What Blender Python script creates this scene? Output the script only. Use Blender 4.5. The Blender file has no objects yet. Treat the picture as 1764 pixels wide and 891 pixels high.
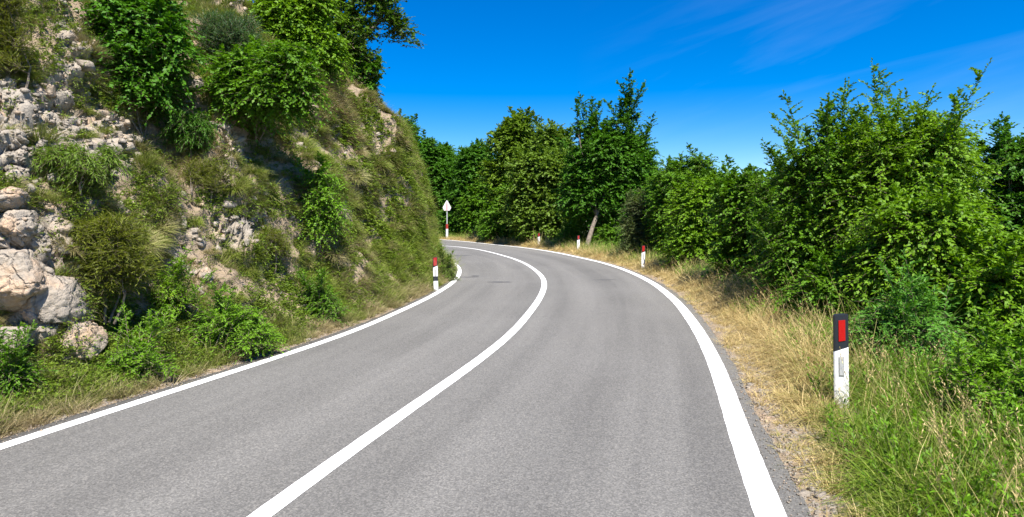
import bpy, math
import numpy as np
rad = math.radians
C = bpy.context.scene.collection
# ------------------------------------------------------------------ camera, sky, sun, exposure
F, CX, YH, CH = 1050.0, 882.0, 378.0, 1.85          # focal length, centre column and horizon row of the photograph; eye height in m
cam = bpy.data.objects.new('camera', bpy.data.cameras.new('camera'))
C.objects.link(cam)
cam.location = (0, 0, CH)
cam.rotation_euler = (rad(90), 0, 0)
cam.data.sensor_width = 36
cam.data.lens = 36 * F / 1764
cam.data.shift_y = -(445.5 - YH) / 1764
cam.data.clip_start = 0.05
cam.data.clip_end = 3000
bpy.context.scene.camera = cam

SUN_EL, SUN_AZ = 59.0, 160.0        # azimuth: degrees clockwise from +Y, where the sun stands
sun = bpy.data.objects.new('sun', bpy.data.lights.new('sun', 'SUN'))
C.objects.link(sun)
sun.data.energy = 4.9
sun.data.angle = rad(0.53)
sun.data.color = (1.0, 0.955, 0.88)
sun.rotation_euler = (rad(90 - SUN_EL), 0, rad(180 - SUN_AZ))
wd = bpy.data.worlds.new('World')
bpy.context.scene.world = wd
wd.use_nodes = True
nt = wd.node_tree
nt.nodes.clear()
wout = nt.nodes.new('ShaderNodeOutputWorld')
bg = nt.nodes.new('ShaderNodeBackground')
sky = nt.nodes.new('ShaderNodeTexSky')
sky.sky_type = 'NISHITA'
sky.sun_disc = False
sky.sun_elevation = rad(SUN_EL)
sky.sun_rotation = rad(SUN_AZ)
sky.altitude = 900
sky.air_density = 1.0
sky.dust_density = 0.25
sky.ozone_density = 4.0
hs = nt.nodes.new('ShaderNodeHueSaturation')
hs.inputs['Saturation'].default_value = 1.55
hs.inputs['Hue'].default_value = 0.510
nt.links.new(sky.outputs[0], hs.inputs['Color'])
# faint cirrus streaks: stretched noise on the sky direction
tc = nt.nodes.new('ShaderNodeTexCoord')
mp = nt.nodes.new('ShaderNodeMapping')
mp.vector_type = 'TEXTURE'
mp.inputs['Rotation'].default_value = (0, rad(-17), 0)
mp.inputs['Scale'].default_value = (1.6, 1.0, 0.16)
nt.links.new(tc.outputs['Generated'], mp.inputs[0])
nz = nt.nodes.new('ShaderNodeTexNoise')
nz.inputs['Scale'].default_value = 3.1
nz.inputs['Detail'].default_value = 6
nz.inputs['Roughness'].default_value = 0.55
nz.inputs['Distortion'].default_value = 0.4
nt.links.new(mp.outputs[0], nz.inputs[0])
rp = nt.nodes.new('ShaderNodeMapRange')
rp.inputs[1].default_value = 0.46
rp.inputs[2].default_value = 0.80
nt.links.new(nz.outputs[0], rp.inputs[0])
sep = nt.nodes.new('ShaderNodeSeparateXYZ')
nt.links.new(tc.outputs['Generated'], sep.inputs[0])
mz = nt.nodes.new('ShaderNodeMapRange')      # cirrus only in the part of the sky where the photograph has it
mz.inputs[1].default_value = 0.10
mz.inputs[2].default_value = 0.40
nt.links.new(sep.outputs[0], mz.inputs[0])
mu = nt.nodes.new('ShaderNodeMath')
mu.operation = 'MULTIPLY'
nt.links.new(rp.outputs[0], mu.inputs[0])
nt.links.new(mz.outputs[0], mu.inputs[1])
mu2 = nt.nodes.new('ShaderNodeMath')
mu2.operation = 'MULTIPLY'
mu2.inputs[1].default_value = 0.055
nt.links.new(mu.outputs[0], mu2.inputs[0])
mxs = nt.nodes.new('ShaderNodeMix')
mxs.data_type = 'RGBA'
mxs.inputs[7].default_value = (6.5, 7.0, 8.5, 1)
nt.links.new(mu2.outputs[0], mxs.inputs[0])
nt.links.new(hs.outputs[0], mxs.inputs[6])
nt.links.new(mxs.outputs[2], bg.inputs[0])
bg.inputs[1].default_value = 0.082
nt.links.new(bg.outputs[0], wout.inputs[0])
vs = bpy.context.scene.view_settings
vs.view_transform = 'Standard'
vs.look = 'None'
vs.exposure = 1.15
vs.gamma = 1.0
vs.use_curve_mapping = False
cy = bpy.context.scene.cycles
cy.max_bounces = 6
cy.diffuse_bounces = 3
cy.transmission_bounces = 3
cy.transparent_max_bounces = 4
cy.caustics_reflective = False
cy.caustics_refractive = False

# ------------------------------------------------------------------ numeric helpers
def V(*a): return np.array(a, float)
def nrm(v): return v / np.maximum(np.linalg.norm(v, axis=-1, keepdims=True), 1e-9)
def sstep(a, b, x):
    t = np.clip((x - a) / (b - a), 0, 1)
    return t * t * (3 - 2 * t)
def hash3(i, j, k, s=0):
    h = (i.astype(np.int64) * 374761393 + j.astype(np.int64) * 668265263 + k.astype(np.int64) * 2147483647 + s * 974634777) & 0xFFFFFFFF
    h = ((h ^ (h >> 13)) * 1274126177) & 0xFFFFFFFF
    h = ((h ^ (h >> 16)) * 2246822519) & 0xFFFFFFFF
    return ((h ^ (h >> 15)) & 0xFFFFFF) / float(0xFFFFFF)
def vnoise(p, s=0):
    i = np.floor(p).astype(np.int64)
    f = p - i
    f = f * f * (3 - 2 * f)
    r = 0
    for a in (0, 1):
        for b in (0, 1):
            for c in (0, 1):
                w = (f[:, 0] if a else 1 - f[:, 0]) * (f[:, 1] if b else 1 - f[:, 1]) * (f[:, 2] if c else 1 - f[:, 2])
                r = r + w * hash3(i[:, 0] + a, i[:, 1] + b, i[:, 2] + c, s)
    return r * 2 - 1
def fbm(p, oct=4, s=0):
    r, a = 0, 0.5
    for o in range(oct):
        r = r + a * vnoise(p * 2 ** o + 17.3 * o, s + o)
        a *= 0.5
    return r
def voronoi(p, s=0):
    i = np.floor(p).astype(np.int64)
    d1 = np.full(len(p), 9.0)
    d2 = np.full(len(p), 9.0)
    cid = np.zeros(len(p))
    for a in (-1, 0, 1):
        for b in (-1, 0, 1):
            for c in (-1, 0, 1):
                q = i + [a, b, c]
                o = np.stack([hash3(q[:, 0], q[:, 1], q[:, 2], s + 11 * n) for n in range(3)], 1)
                d = np.linalg.norm(q + o - p, axis=1)
                m = d < d1
                d2 = np.where(m, d1, np.minimum(d2, d))
                cid = np.where(m, o[:, 0], cid)
                d1 = np.where(m, d, d1)
    return d1, d2, cid

# ------------------------------------------------------------------ mesh helpers
def mesh_np(name, verts, quads, mats, face_attr=None, vert_attr=None, smooth=False, mat_idx=None, tris=None):
    me = bpy.data.meshes.new(name)
    verts = np.asarray(verts, np.float32)
    quads = np.asarray(quads if quads is not None else np.zeros((0, 4)), np.int32).reshape(-1, 4)
    tris = np.asarray(tris if tris is not None else np.zeros((0, 3)), np.int32).reshape(-1, 3)
    nq, ntr = len(quads), len(tris)
    me.vertices.add(len(verts))
    me.vertices.foreach_set('co', verts.ravel())
    me.loops.add(nq * 4 + ntr * 3)
    me.loops.foreach_set('vertex_index', np.concatenate([quads.ravel(), tris.ravel()]))
    me.polygons.add(nq + ntr)
    me.polygons.foreach_set('loop_start', np.concatenate([np.arange(nq) * 4, nq * 4 + np.arange(ntr) * 3]).astype(np.int32))
    for m in mats: me.materials.append(m)
    if mat_idx is not None: me.polygons.foreach_set('material_index', np.asarray(mat_idx, np.int32))
    if smooth: me.polygons.foreach_set('use_smooth', np.ones(nq + ntr, bool))
    for dom, at in (('FACE', face_attr), ('POINT', vert_attr)):
        for k, v in (at or {}).items():
            me.attributes.new(k, 'FLOAT', dom).data.foreach_set('value', np.asarray(v, np.float32))
    me.update(calc_edges=True)
    return me
def link(name, me, parent=None, loc=(0, 0, 0)):
    o = bpy.data.objects.new(name, me)
    C.objects.link(o)
    o.location = loc
    if parent is not None: o.parent = parent
    return o
def tag(o, label=None, cat=None, group=None, kind=None):
    for k, v in (('label', label), ('category', cat), ('group', group), ('kind', kind)):
        if v: o[k] = v
    return o
def root(name, loc, label, cat, group=None):
    return tag(link(name, None, None, loc), label, cat, group)

class Leaves:
    """Collects leaf and blade faces (quads) for one mesh."""
    def __init__(s): s.v, s.q, s.r, s.d, s.m, s.n = [], [], [], [], [], 0
    def _add(s, v, q, r, d, m):
        s.v.append(v); s.q.append(q + s.n); s.r.append(r); s.d.append(d); s.m.append(np.full(len(q), m)); s.n += len(v)
    def leaf(s, P, D, N, L, W, r, fold=0.12, dry=0.0):
        D = nrm(D); S = nrm(np.cross(D, N)); N = np.cross(S, D)
        L = np.broadcast_to(L, len(P))[:, None]; W = np.broadcast_to(W, len(P))[:, None]
        mid = P + D * L * 0.45
        v = np.stack([P, mid + S * W / 2 + N * W * fold, P + D * L - N * L * 0.08, mid - S * W / 2 + N * W * fold], 1).reshape(-1, 3)
        s._add(v, np.arange(len(P) * 4).reshape(-1, 4), r, np.full(len(P), dry), 0)
    def blade(s, P, D, L, W, bend, r, dry, side=None, m=0):
        n = len(P); D = nrm(D)
        L = np.broadcast_to(L, n)[:, None]; W = np.broadcast_to(W, n)[:, None]; bend = np.broadcast_to(bend, n)[:, None]
        if side is None:
            a = np.random.default_rng(n).uniform(0, 2 * np.pi, n)
            side = np.stack([np.cos(a), np.sin(a), 0 * a], 1)
        h = D * V(1, 1, 0); h = h + 1e-4
        g = nrm(h) * 0.7 + V(0, 0, -0.75)
        p1 = P + D * L * 0.5 + g * L * bend * 0.18
        p2 = P + D * L + g * L * bend * 0.8
        v = np.stack([P - side * W / 2, P + side * W / 2, p1 - side * W * 0.4, p1 + side * W * 0.4, p2 - side * W * 0.08, p2 + side * W * 0.08], 1).reshape(-1, 3)
        b = np.arange(n)[:, None] * 6
        q = np.concatenate([b + [0, 1, 3, 2], b + [2, 3, 5, 4]], 1).reshape(-1, 4)
        s._add(v, q, np.repeat(r, 2), np.repeat(np.broadcast_to(dry, n), 2), m)
    def twig(s, P, Q, w0, w1):
        """three-sided twigs from P to Q"""
        n = len(P); D = nrm(Q - P); A = nrm(np.cross(D, V(0.3, 0.5, 0.81))); B = np.cross(D, A)
        ring = [A, -A * 0.5 + B * 0.87, -A * 0.5 - B * 0.87]
        w0 = np.broadcast_to(w0, n)[:, None]; w1 = np.broadcast_to(w1, n)[:, None]
        v = np.stack([P + w0 * k for k in ring] + [Q + w1 * k for k in ring], 1).reshape(-1, 3)
        b = np.arange(n)[:, None] * 6
        q = np.concatenate([b + [0, 1, 4, 3], b + [1, 2, 5, 4], b + [2, 0, 3, 5]], 1).reshape(-1, 4)
        s._add(v, q, np.full(n * 3, 0.5), np.zeros(n * 3), 1)
    def shoots(s, rng, P0, D0, ln, k, L, W, droop=0.25, ang=0.9, up=0.7, twig=0.0, spread=0.25, O=None):
        n = len(P0); D0 = nrm(D0); ln = np.broadcast_to(ln, n)
        t = (np.arange(k) + 0.7) / k
        t = np.clip(t[None] + rng.uniform(-0.3, 0.3, (n, k)) / k, 0.03, 1.0)
        P = P0[:, None] + D0[:, None] * (ln[:, None] * t)[..., None] + V(0, 0, -1) * (droop * ln[:, None] * t * t)[..., None]
        T = nrm(D0[:, None] + V(0, 0, -1) * (2 * droop * t)[..., None])
        S = nrm(np.cross(T, V(0, 0, 1)) + rng.normal(0, 0.15, (n, 1, 3)))
        sg = np.where((np.arange(k) % 2) == 0, 1, -1)[None, :, None] * np.ones((n, k, 1))
        a = ang * (1 - 0.5 * t)[..., None]
        D = nrm(T * np.cos(a) + S * sg * np.sin(a) + rng.normal(0, spread, (n, k, 3)))
        N = V(0, 0, up) + rng.normal(0, 0.42, (n, k, 3)) + (0.4 * O[:, None] if O is not None else 0)
        sc = rng.uniform(0.65, 1.15, (n, k)) * (1.05 - 0.35 * t)
        r = np.clip(rng.uniform(0, 1, (n, 1)) * 0.5 + rng.uniform(0, 1, (n, k)) * 0.5, 0, 1)
        s.leaf(P.reshape(-1, 3), D.reshape(-1, 3), N.reshape(-1, 3), (L * sc).ravel(), (W * sc).ravel(), r.ravel())
        if twig > 0:
            m = P0 + D0 * (ln * 0.5)[:, None] + V(0, 0, -1) * (droop * ln * 0.25)[:, None]
            e = P0 + D0 * ln[:, None] + V(0, 0, -1) * (droop * ln)[:, None]
            s.twig(P0, m, twig, twig * 0.7); s.twig(m, e, twig * 0.7, twig * 0.3)
    def mesh(s, name, mats):
        return mesh_np(name, np.concatenate(s.v), np.concatenate(s.q), mats, {'rnd': np.concatenate(s.r), 'dry': np.concatenate(s.d)}, mat_idx=np.concatenate(s.m))

class Tubes:
    def __init__(s): s.v, s.q, s.n = [], [], 0
    def add(s, pts, rads, sides=8):
        pts = np.asarray(pts, float); k = len(pts)
        T = nrm(np.gradient(pts, axis=0))
        A = nrm(np.cross(T, V(0.31, 0.22, 0.05) + (np.abs(T[:, 2:3]) < 0.3) * V(0, 0, 1))); B = np.cross(T, A)
        a = np.arange(sides) * 2 * np.pi / sides
        v = pts[:, None] + np.asarray(rads)[:, None, None] * (A[:, None] * np.cos(a)[None, :, None] + B[:, None] * np.sin(a)[None, :, None])
        i = np.arange(k - 1)[:, None] * sides; j = np.arange(sides); j2 = (j + 1) % sides
        q = np.stack([i + j, i + j2, i + sides + j2, i + sides + j], -1).reshape(-1, 4) + s.n
        s.v.append(v.reshape(-1, 3)); s.q.append(q); s.n += k * sides
    def limb(s, rng, a, b, r0, r1, n=7, wob=0.06, sides=7):
        a, b = np.asarray(a, float), np.asarray(b, float)
        t = np.linspace(0, 1, n)[:, None]
        L = np.linalg.norm(b - a)
        p = a + (b - a) * t + np.cumsum(rng.normal(0, wob * L / n, (n, 3)), 0) * np.sin(np.pi * np.minimum(t * 0.9 + 0.05, 1))
        s.add(p, np.linspace(r0, r1, n), sides)
        return p
    def mesh(s, name, mat): return mesh_np(name, np.concatenate(s.v), np.concatenate(s.q), [mat], smooth=True)

def prism(poly, depth, z=False):
    """extrude polygon (x,z list) along y by depth, centred; returns verts, tri/quads as n-gon list"""
    n = len(poly)
    v = [(x, -depth / 2, z_) for x, z_ in poly] + [(x, depth / 2, z_) for x, z_ in poly]
    f = [tuple(range(n)), tuple(range(2 * n - 1, n - 1, -1))] + [(i + n, (i + 1) % n + n, (i + 1) % n, i) for i in range(n)]
    return v, f
def poly_obj(name, v, f, mat, parent=None, bevel=0.0, loc=(0, 0, 0)):
    me = bpy.data.meshes.new(name); me.from_pydata([tuple(p) for p in v], [], f); me.materials.append(mat); me.update()
    import bmesh
    bm = bmesh.new(); bm.from_mesh(me)
    bmesh.ops.recalc_face_normals(bm, faces=bm.faces)
    if bevel: bmesh.ops.bevel(bm, geom=bm.edges[:], offset=bevel, segments=2, affect='EDGES', clamp_overlap=True)
    bm.to_mesh(me); bm.free()
    return link(name, me, parent, loc)

# ------------------------------------------------------------------ materials
def new_mat(name):
    m = bpy.data.materials.new(name); m.use_nodes = True
    return m, m.node_tree, m.node_tree.nodes['Principled BSDF']
def nd(t, typ, **kw):
    n = t.nodes.new(typ)
    for k, v in kw.items(): setattr(n, k, v)
    return n
def noise(t, scale, detail=4, rough=0.55, vec=None, dist=0.0):
    n = nd(t, 'ShaderNodeTexNoise'); n.inputs['Scale'].default_value = scale; n.inputs['Detail'].default_value = detail
    n.inputs['Roughness'].default_value = rough; n.inputs['Distortion'].default_value = dist
    if vec is not None: t.links.new(vec, n.inputs['Vector'])
    return n.outputs[0]
def ramp(t, fac, stops):
    n = nd(t, 'ShaderNodeValToRGB'); e = n.color_ramp.elements
    while len(e) < len(stops): e.new(0.5)
    for k, (p, c) in zip(e, stops): k.position = p; k.color = (*c, 1) if len(c) == 3 else c
    t.links.new(fac, n.inputs[0]); return n.outputs[0]
def mix(t, fac, a, b, mode='MIX'):
    n = nd(t, 'ShaderNodeMix', data_type='RGBA', blend_type=mode)
    for i, x in ((0, fac), (6, a), (7, b)):
        if isinstance(x, (int, float)): n.inputs[i].default_value = x
        elif isinstance(x, tuple): n.inputs[i].default_value = (*x, 1)
        else: t.links.new(x, n.inputs[i])
    return n.outputs[2]
def attr(t, name):
    return nd(t, 'ShaderNodeAttribute', attribute_name=name).outputs['Fac']
def pos(t): return nd(t, 'ShaderNodeNewGeometry').outputs['Position']
def mapr(t, x, a, b, c=0, d=1):
    n = nd(t, 'ShaderNodeMapRange')
    for i, v in enumerate((a, b, c, d)): n.inputs[i + 1].default_value = v
    t.links.new(x, n.inputs[0]); return n.outputs[0]
def mth(t, op, a, b):
    n = nd(t, 'ShaderNodeMath', operation=op)
    for i, x in ((0, a), (1, b)):
        if isinstance(x, (int, float)): n.inputs[i].default_value = x
        else: t.links.new(x, n.inputs[i])
    return n.outputs[0]
def bump(t, p, h, strength, dist):
    n = nd(t, 'ShaderNodeBump'); n.inputs['Strength'].default_value = strength; n.inputs['Distance'].default_value = dist
    t.links.new(h, n.inputs['Height']); t.links.new(n.outputs[0], p.inputs['Normal'])

def leaf_mat(name, dark, light, tip=None, trans=0.34, rough=0.55, spec=0.25):
    m, t, p = new_mat(name)
    r = attr(t, 'rnd')
    st = [(0.0, dark), (0.72, light)] + ([(0.94, light), (1.0, tip)] if tip else [])
    col = ramp(t, r, st)
    big = noise(t, 0.55, 3, vec=pos(t))
    col = mix(t, mapr(t, big, 0.35, 0.7, 0.0, 0.55), col, light)
    t.links.new(col, p.inputs['Base Color']); p.inputs['Roughness'].default_value = rough; p.inputs['Specular IOR Level'].default_value = spec
    tr = nd(t, 'ShaderNodeBsdfTranslucent')
    t.links.new(mix(t, 1.0, col, (1.0, 1.0, 0.35), 'MULTIPLY'), tr.inputs['Color'])
    mx = nd(t, 'ShaderNodeMixShader'); mx.inputs[0].default_value = trans
    t.links.new(p.outputs[0], mx.inputs[1]); t.links.new(tr.outputs[0], mx.inputs[2])
    t.links.new(mx.outputs[0], t.nodes['Material Output'].inputs[0])
    return m
def grass_mat(name, g0, g1, d0, d1, trans=0.25):
    m, t, p = new_mat(name)
    r = attr(t, 'rnd')
    col = mix(t, attr(t, 'dry'), mix(t, r, g0, g1), mix(t, r, d0, d1))
    t.links.new(col, p.inputs['Base Color']); p.inputs['Roughness'].default_value = 0.55; p.inputs['Specular IOR Level'].default_value = 0.3
    tr = nd(t, 'ShaderNodeBsdfTranslucent'); t.links.new(col, tr.inputs['Color'])
    mx = nd(t, 'ShaderNodeMixShader'); mx.inputs[0].default_value = trans
    t.links.new(p.outputs[0], mx.inputs[1]); t.links.new(tr.outputs[0], mx.inputs[2])
    t.links.new(mx.outputs[0], t.nodes['Material Output'].inputs[0])
    return m
def bark_mat(name, a, b):
    m, t, p = new_mat(name)
    n = noise(t, 14, 5, vec=pos(t)); t.links.new(ramp(t, n, [(0.3, a), (0.7, b)]), p.inputs['Base Color'])
    p.inputs['Roughness'].default_value = 0.9; bump(t, p, n, 0.5, 0.03)
    return m
def paint(name, col, rough=0.45, dirt=0.0, dcol=(0.3, 0.25, 0.18)):
    m, t, p = new_mat(name)
    c = mix(t, mth(t, 'MULTIPLY', mapr(t, noise(t, 9, 5, vec=pos(t)), 0.45, 0.75), dirt), col, dcol)
    t.links.new(c, p.inputs['Base Color']); p.inputs['Roughness'].default_value = rough
    return m
BARK = bark_mat('bark', (0.09, 0.07, 0.05), (0.26, 0.21, 0.16))
TWIG = bark_mat('twig', (0.10, 0.08, 0.05), (0.22, 0.17, 0.11))
M_ELM = leaf_mat('elm_leaf', (0.036, 0.104, 0.004), (0.111, 0.245, 0.009), (0.232, 0.294, 0.022))
M_ELM2 = leaf_mat('hornbeam_leaf', (0.052, 0.135, 0.004), (0.161, 0.306, 0.009), (0.278, 0.343, 0.033))
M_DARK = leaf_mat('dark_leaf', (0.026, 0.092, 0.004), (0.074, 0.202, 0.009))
M_OLIVE = leaf_mat('olive_leaf', (0.053, 0.109, 0.009), (0.152, 0.251, 0.024), (0.209, 0.257, 0.055))
M_YELLOW = leaf_mat('yellow_leaf', (0.056, 0.118, 0.006), (0.151, 0.252, 0.013), (0.239, 0.278, 0.022))
M_GREY = leaf_mat('willow_leaf', (0.055, 0.095, 0.025), (0.135, 0.185, 0.055))
M_BLUE = leaf_mat('bluegreen_leaf', (0.025, 0.075, 0.025), (0.085, 0.170, 0.060))
M_OAK = leaf_mat('oak_leaf', (0.026, 0.075, 0.007), (0.090, 0.184, 0.011), (0.211, 0.184, 0.033))
M_ASH = leaf_mat('ash_leaf', (0.042, 0.135, 0.013), (0.111, 0.282, 0.028))
M_HERB = leaf_mat('herb_leaf', (0.053, 0.147, 0.006), (0.158, 0.318, 0.013))
M_BWEED = leaf_mat('bank_weed_leaf', (0.055, 0.110, 0.008), (0.175, 0.255, 0.022), (0.24, 0.22, 0.06))
M_BROOM = leaf_mat('broom_leaf', (0.060, 0.095, 0.008), (0.185, 0.215, 0.020), (0.26, 0.21, 0.08))
M_GRASS = grass_mat('grass', (0.065, 0.135, 0.008), (0.215, 0.320, 0.020), (0.38, 0.28, 0.11), (0.68, 0.53, 0.25))
M_BGRASS = grass_mat('bank_grass', (0.085, 0.140, 0.010), (0.260, 0.320, 0.035), (0.26, 0.20, 0.10), (0.52, 0.42, 0.24))

# terrain: pale limestone where 'rock' is 1, tan soil elsewhere, dark humus where 'humus' is 1
M_GROUND, t, p = new_mat('bank_soil')
ps = pos(t)
n1 = noise(t, 1.6, 6, vec=ps); n2 = noise(t, 9, 6, 0.65, vec=ps); n3 = noise(t, 45, 4, 0.7, vec=ps)
soil = mix(t, n2, (0.17, 0.125, 0.08), (0.40, 0.31, 0.215))
stone = mix(t, n2, (0.20, 0.175, 0.145), (0.47, 0.41, 0.335))
stone = mix(t, mapr(t, n1, 0.5, 0.72), stone, (0.46, 0.33, 0.22))
col = mix(t, attr(t, 'rock'), soil, stone)
col = mix(t, mapr(t, n3, 0.55, 0.75, 0, 0.4), col, (0.48, 0.42, 0.34))
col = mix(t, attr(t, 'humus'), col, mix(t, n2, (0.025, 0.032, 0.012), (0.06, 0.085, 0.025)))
col = mix(t, attr(t, 'straw'), col, mix(t, n3, (0.24, 0.18, 0.10), (0.50, 0.40, 0.27)))
t.links.new(col, p.inputs['Base Color']); p.inputs['Roughness'].default_value = 0.95; p.inputs['Specular IOR Level'].default_value = 0.15
bump(t, p, mth(t, 'ADD', n2, mth(t, 'MULTIPLY', n3, 0.4)), 0.9, 0.05)

M_ROCK, t, p = new_mat('limestone')
ps = pos(t)
n1 = noise(t, 2.2, 6, vec=ps); n2 = noise(t, 11, 7, 0.65, vec=ps); n3 = noise(t, 40, 5, 0.7, vec=ps)
col = mix(t, n2, (0.235, 0.20, 0.16), (0.49, 0.425, 0.345))
col = mix(t, mapr(t, n1, 0.52, 0.68), col, (0.56, 0.40, 0.27))
col = mix(t, mapr(t, n3, 0.58, 0.72, 0, 0.7), col, (0.22, 0.20, 0.18))
t.links.new(col, p.inputs['Base Color']); p.inputs['Roughness'].default_value = 0.95; p.inputs['Specular IOR Level'].default_value = 0.15
vo = nd(t, 'ShaderNodeTexVoronoi', feature='DISTANCE_TO_EDGE'); vo.inputs['Scale'].default_value = 3.2
t.links.new(mix(t, 0.12, ps, noise(t, 5, 3, vec=ps)), vo.inputs['Vector'])
crk = mapr(t, vo.outputs[0], 0.0, 0.05)
bump(t, p, mth(t, 'ADD', mth(t, 'MULTIPLY', crk, 0.6), mth(t, 'ADD', n2, mth(t, 'MULTIPLY', n3, 0.5))), 1.0, 0.05)

M_ASPH, t, p = new_mat('asphalt')
ps = pos(t)
ac = attr(t, 'across'); al = nd(t, 'ShaderNodeAttribute', attribute_name='along').outputs['Fac']
cmb = nd(t, 'ShaderNodeCombineXYZ'); t.links.new(mth(t, 'MULTIPLY', ac, 1.5), cmb.inputs[0]); t.links.new(mth(t, 'MULTIPLY', al, 0.06), cmb.inputs[1])
streak = noise(t, 1.0, 4, vec=cmb.outputs[0])
patch = noise(t, 0.35, 5, vec=ps)
grit = noise(t, 95, 3, 0.75, vec=ps); fine = noise(t, 260, 2, 0.8, vec=ps)
base = mix(t, mapr(t, streak, 0.36, 0.64), (0.134, 0.129, 0.120), (0.183, 0.176, 0.163))
base = mix(t, mapr(t, patch, 0.45, 0.75, 0, 0.5), base, (0.20, 0.193, 0.18))
v1 = nd(t, 'ShaderNodeTexVoronoi'); v1.inputs['Scale'].default_value = 92; t.links.new(ps, v1.inputs['Vector'])
gr = nd(t, 'ShaderNodeSeparateColor'); t.links.new(v1.outputs['Color'], gr.inputs[0])
base = mix(t, 1.0, base, ramp(t, gr.outputs[0], [(0, (0.62, 0.62, 0.62)), (0.7, (0.98, 0.98, 0.98)), (1.0, (1.30, 1.28, 1.25))]), 'MULTIPLY')
base = mix(t, mapr(t, grit, 0.56, 0.72, 0, 0.55), base, (0.075, 0.073, 0.07))
base = mix(t, mapr(t, noise(t, 2.6, 6, 0.7, vec=ps, dist=0.6), 0.64, 0.76, 0, 0.3), base, (0.10, 0.096, 0.09))
t.links.new(base, p.inputs['Base Color']); p.inputs['Roughness'].default_value = 0.82; p.inputs['Specular IOR Level'].default_value = 0.3
bump(t, p, mth(t, 'ADD', v1.outputs['Distance'], fine), 0.55, 0.006)

M_LINE, t, p = new_mat('road_paint')
ps = pos(t)
wear = mapr(t, noise(t, 60, 4, 0.75, vec=ps), 0.62, 0.72, 0, 0.5)
col = mix(t, wear, mix(t, noise(t, 3, 4, vec=ps), (0.76, 0.755, 0.73), (0.86, 0.855, 0.84)), (0.40, 0.39, 0.37))
t.links.new(col, p.inputs['Base Color']); p.inputs['Roughness'].default_value = 0.6
bump(t, p, noise(t, 120, 2, vec=ps), 0.3, 0.004)
M_DPATCH = paint('patch_grey', (0.085, 0.082, 0.078), 0.8)
M_WHITE = paint('white_plastic', (0.80, 0.80, 0.79), 0.4, 0.4, (0.42, 0.37, 0.30))
M_BLACK = paint('black_plastic', (0.018, 0.020, 0.026), 0.4)
M_RED = paint('red_reflector', (0.42, 0.007, 0.007), 0.25)
M_DRED = paint('red_paint', (0.36, 0.012, 0.010), 0.4, 0.3)
M_GREYREF = paint('grey_reflector', (0.42, 0.42, 0.41), 0.2)
M_POLE = paint('galvanised_steel', (0.45, 0.46, 0.47), 0.45)
M_PINK = paint('faded_red', (0.60, 0.30, 0.31), 0.5)
M_PALE = paint('sign_white', (0.80, 0.76, 0.76), 0.4, 0.1)

# ------------------------------------------------------------------ road curves (measured on the photograph, laid on the ground plane)
def gp(P):
    P = np.asarray(P, float); d = P[:, 1] - YH
    return np.stack([(P[:, 0] - CX) / d * CH, F * CH / d], 1)
Rpx = [(747.9, 411.8), (799, 416), (850, 421.4), (894.3, 425.8), (929.2, 430.4), (961.7, 435.8), (999, 443.9), (1033.8, 451.6), (1068.7, 462), (1101, 475.3), (1130, 490.4), (1167, 520), (1202, 566), (1230, 618), (1251, 672), (1272, 745), (1328, 891)]
Cpx = [(754.9, 423), (789.7, 425.3), (824.6, 430), (850, 435.8), (882.7, 445), (906, 454.4), (924.6, 467.1), (936.2, 478.8), (939, 490.4), (935, 504.3), (926.9, 520), (886, 572), (830, 618), (760, 667), (600, 778), (444, 891)]
Lpx = [(787.4, 456.7), (792.5, 464.8), (790.9, 474), (780.4, 488), (761.8, 499.7), (734, 516), (600, 576), (480, 615), (250, 690), (0, 768)]
def smooth(P, step=0.25, sig=1.0):
    s = np.concatenate([[0], np.cumsum(np.linalg.norm(np.diff(P, axis=0), axis=1))])
    u = np.arange(0, s[-1], step)
    q = np.stack([np.interp(u, s, P[:, k]) for k in (0, 1)], 1)
    n = int(3 * sig / step); k = np.exp(-0.5 * (np.arange(-n, n + 1) * step / sig) ** 2); k /= k.sum()
    e = np.concatenate([q[0] + (q[0] - q[1]) * np.arange(n, 0, -1)[:, None], q, q[-1] + (q[-1] - q[-2]) * np.arange(1, n + 1)[:, None]])
    return np.stack([np.convolve(e[:, k_], k, 'valid') for k_ in (0, 1)], 1)
def ext(P, back, fwd):
    P = P[::-1]
    return np.concatenate([(P[0] + nrm(P[0] - P[1]) * back)[None], P, np.asarray(fwd, float)])
back_dir = nrm(V(-0.24, -1.0))
def curve(px, fwd):
    P = gp(px)[::-1]
    return smooth(np.concatenate([(P[0] + back_dir * 40)[None], (P[0] + back_dir * 1.0)[None], P, np.asarray(fwd, float)]))
LR = curve(Rpx, [(-13, 60.0), (-22, 63), (-60, 72)])
LC = curve(Cpx, [(-9.0, 46.2), (-18, 50), (-60, 60)])
LL = curve(Lpx, [(-3.0, 28.0), (-5.6, 31.8), (-10, 35.4), (-18, 39), (-60, 50)])
def offset(P, d):
    T = nrm(np.gradient(P, axis=0)); N = np.stack([-T[:, 1], T[:, 0]], 1)      # to the left of travel
    return P + N * d
def tidy(P): return smooth(P, 0.25, 0.5)
EL = tidy(offset(LL, 0.19))
ER = tidy(offset(LR, -0.23))
def arc(P): return np.concatenate([[0], np.cumsum(np.linalg.norm(np.diff(P, axis=0), axis=1))])
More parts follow.
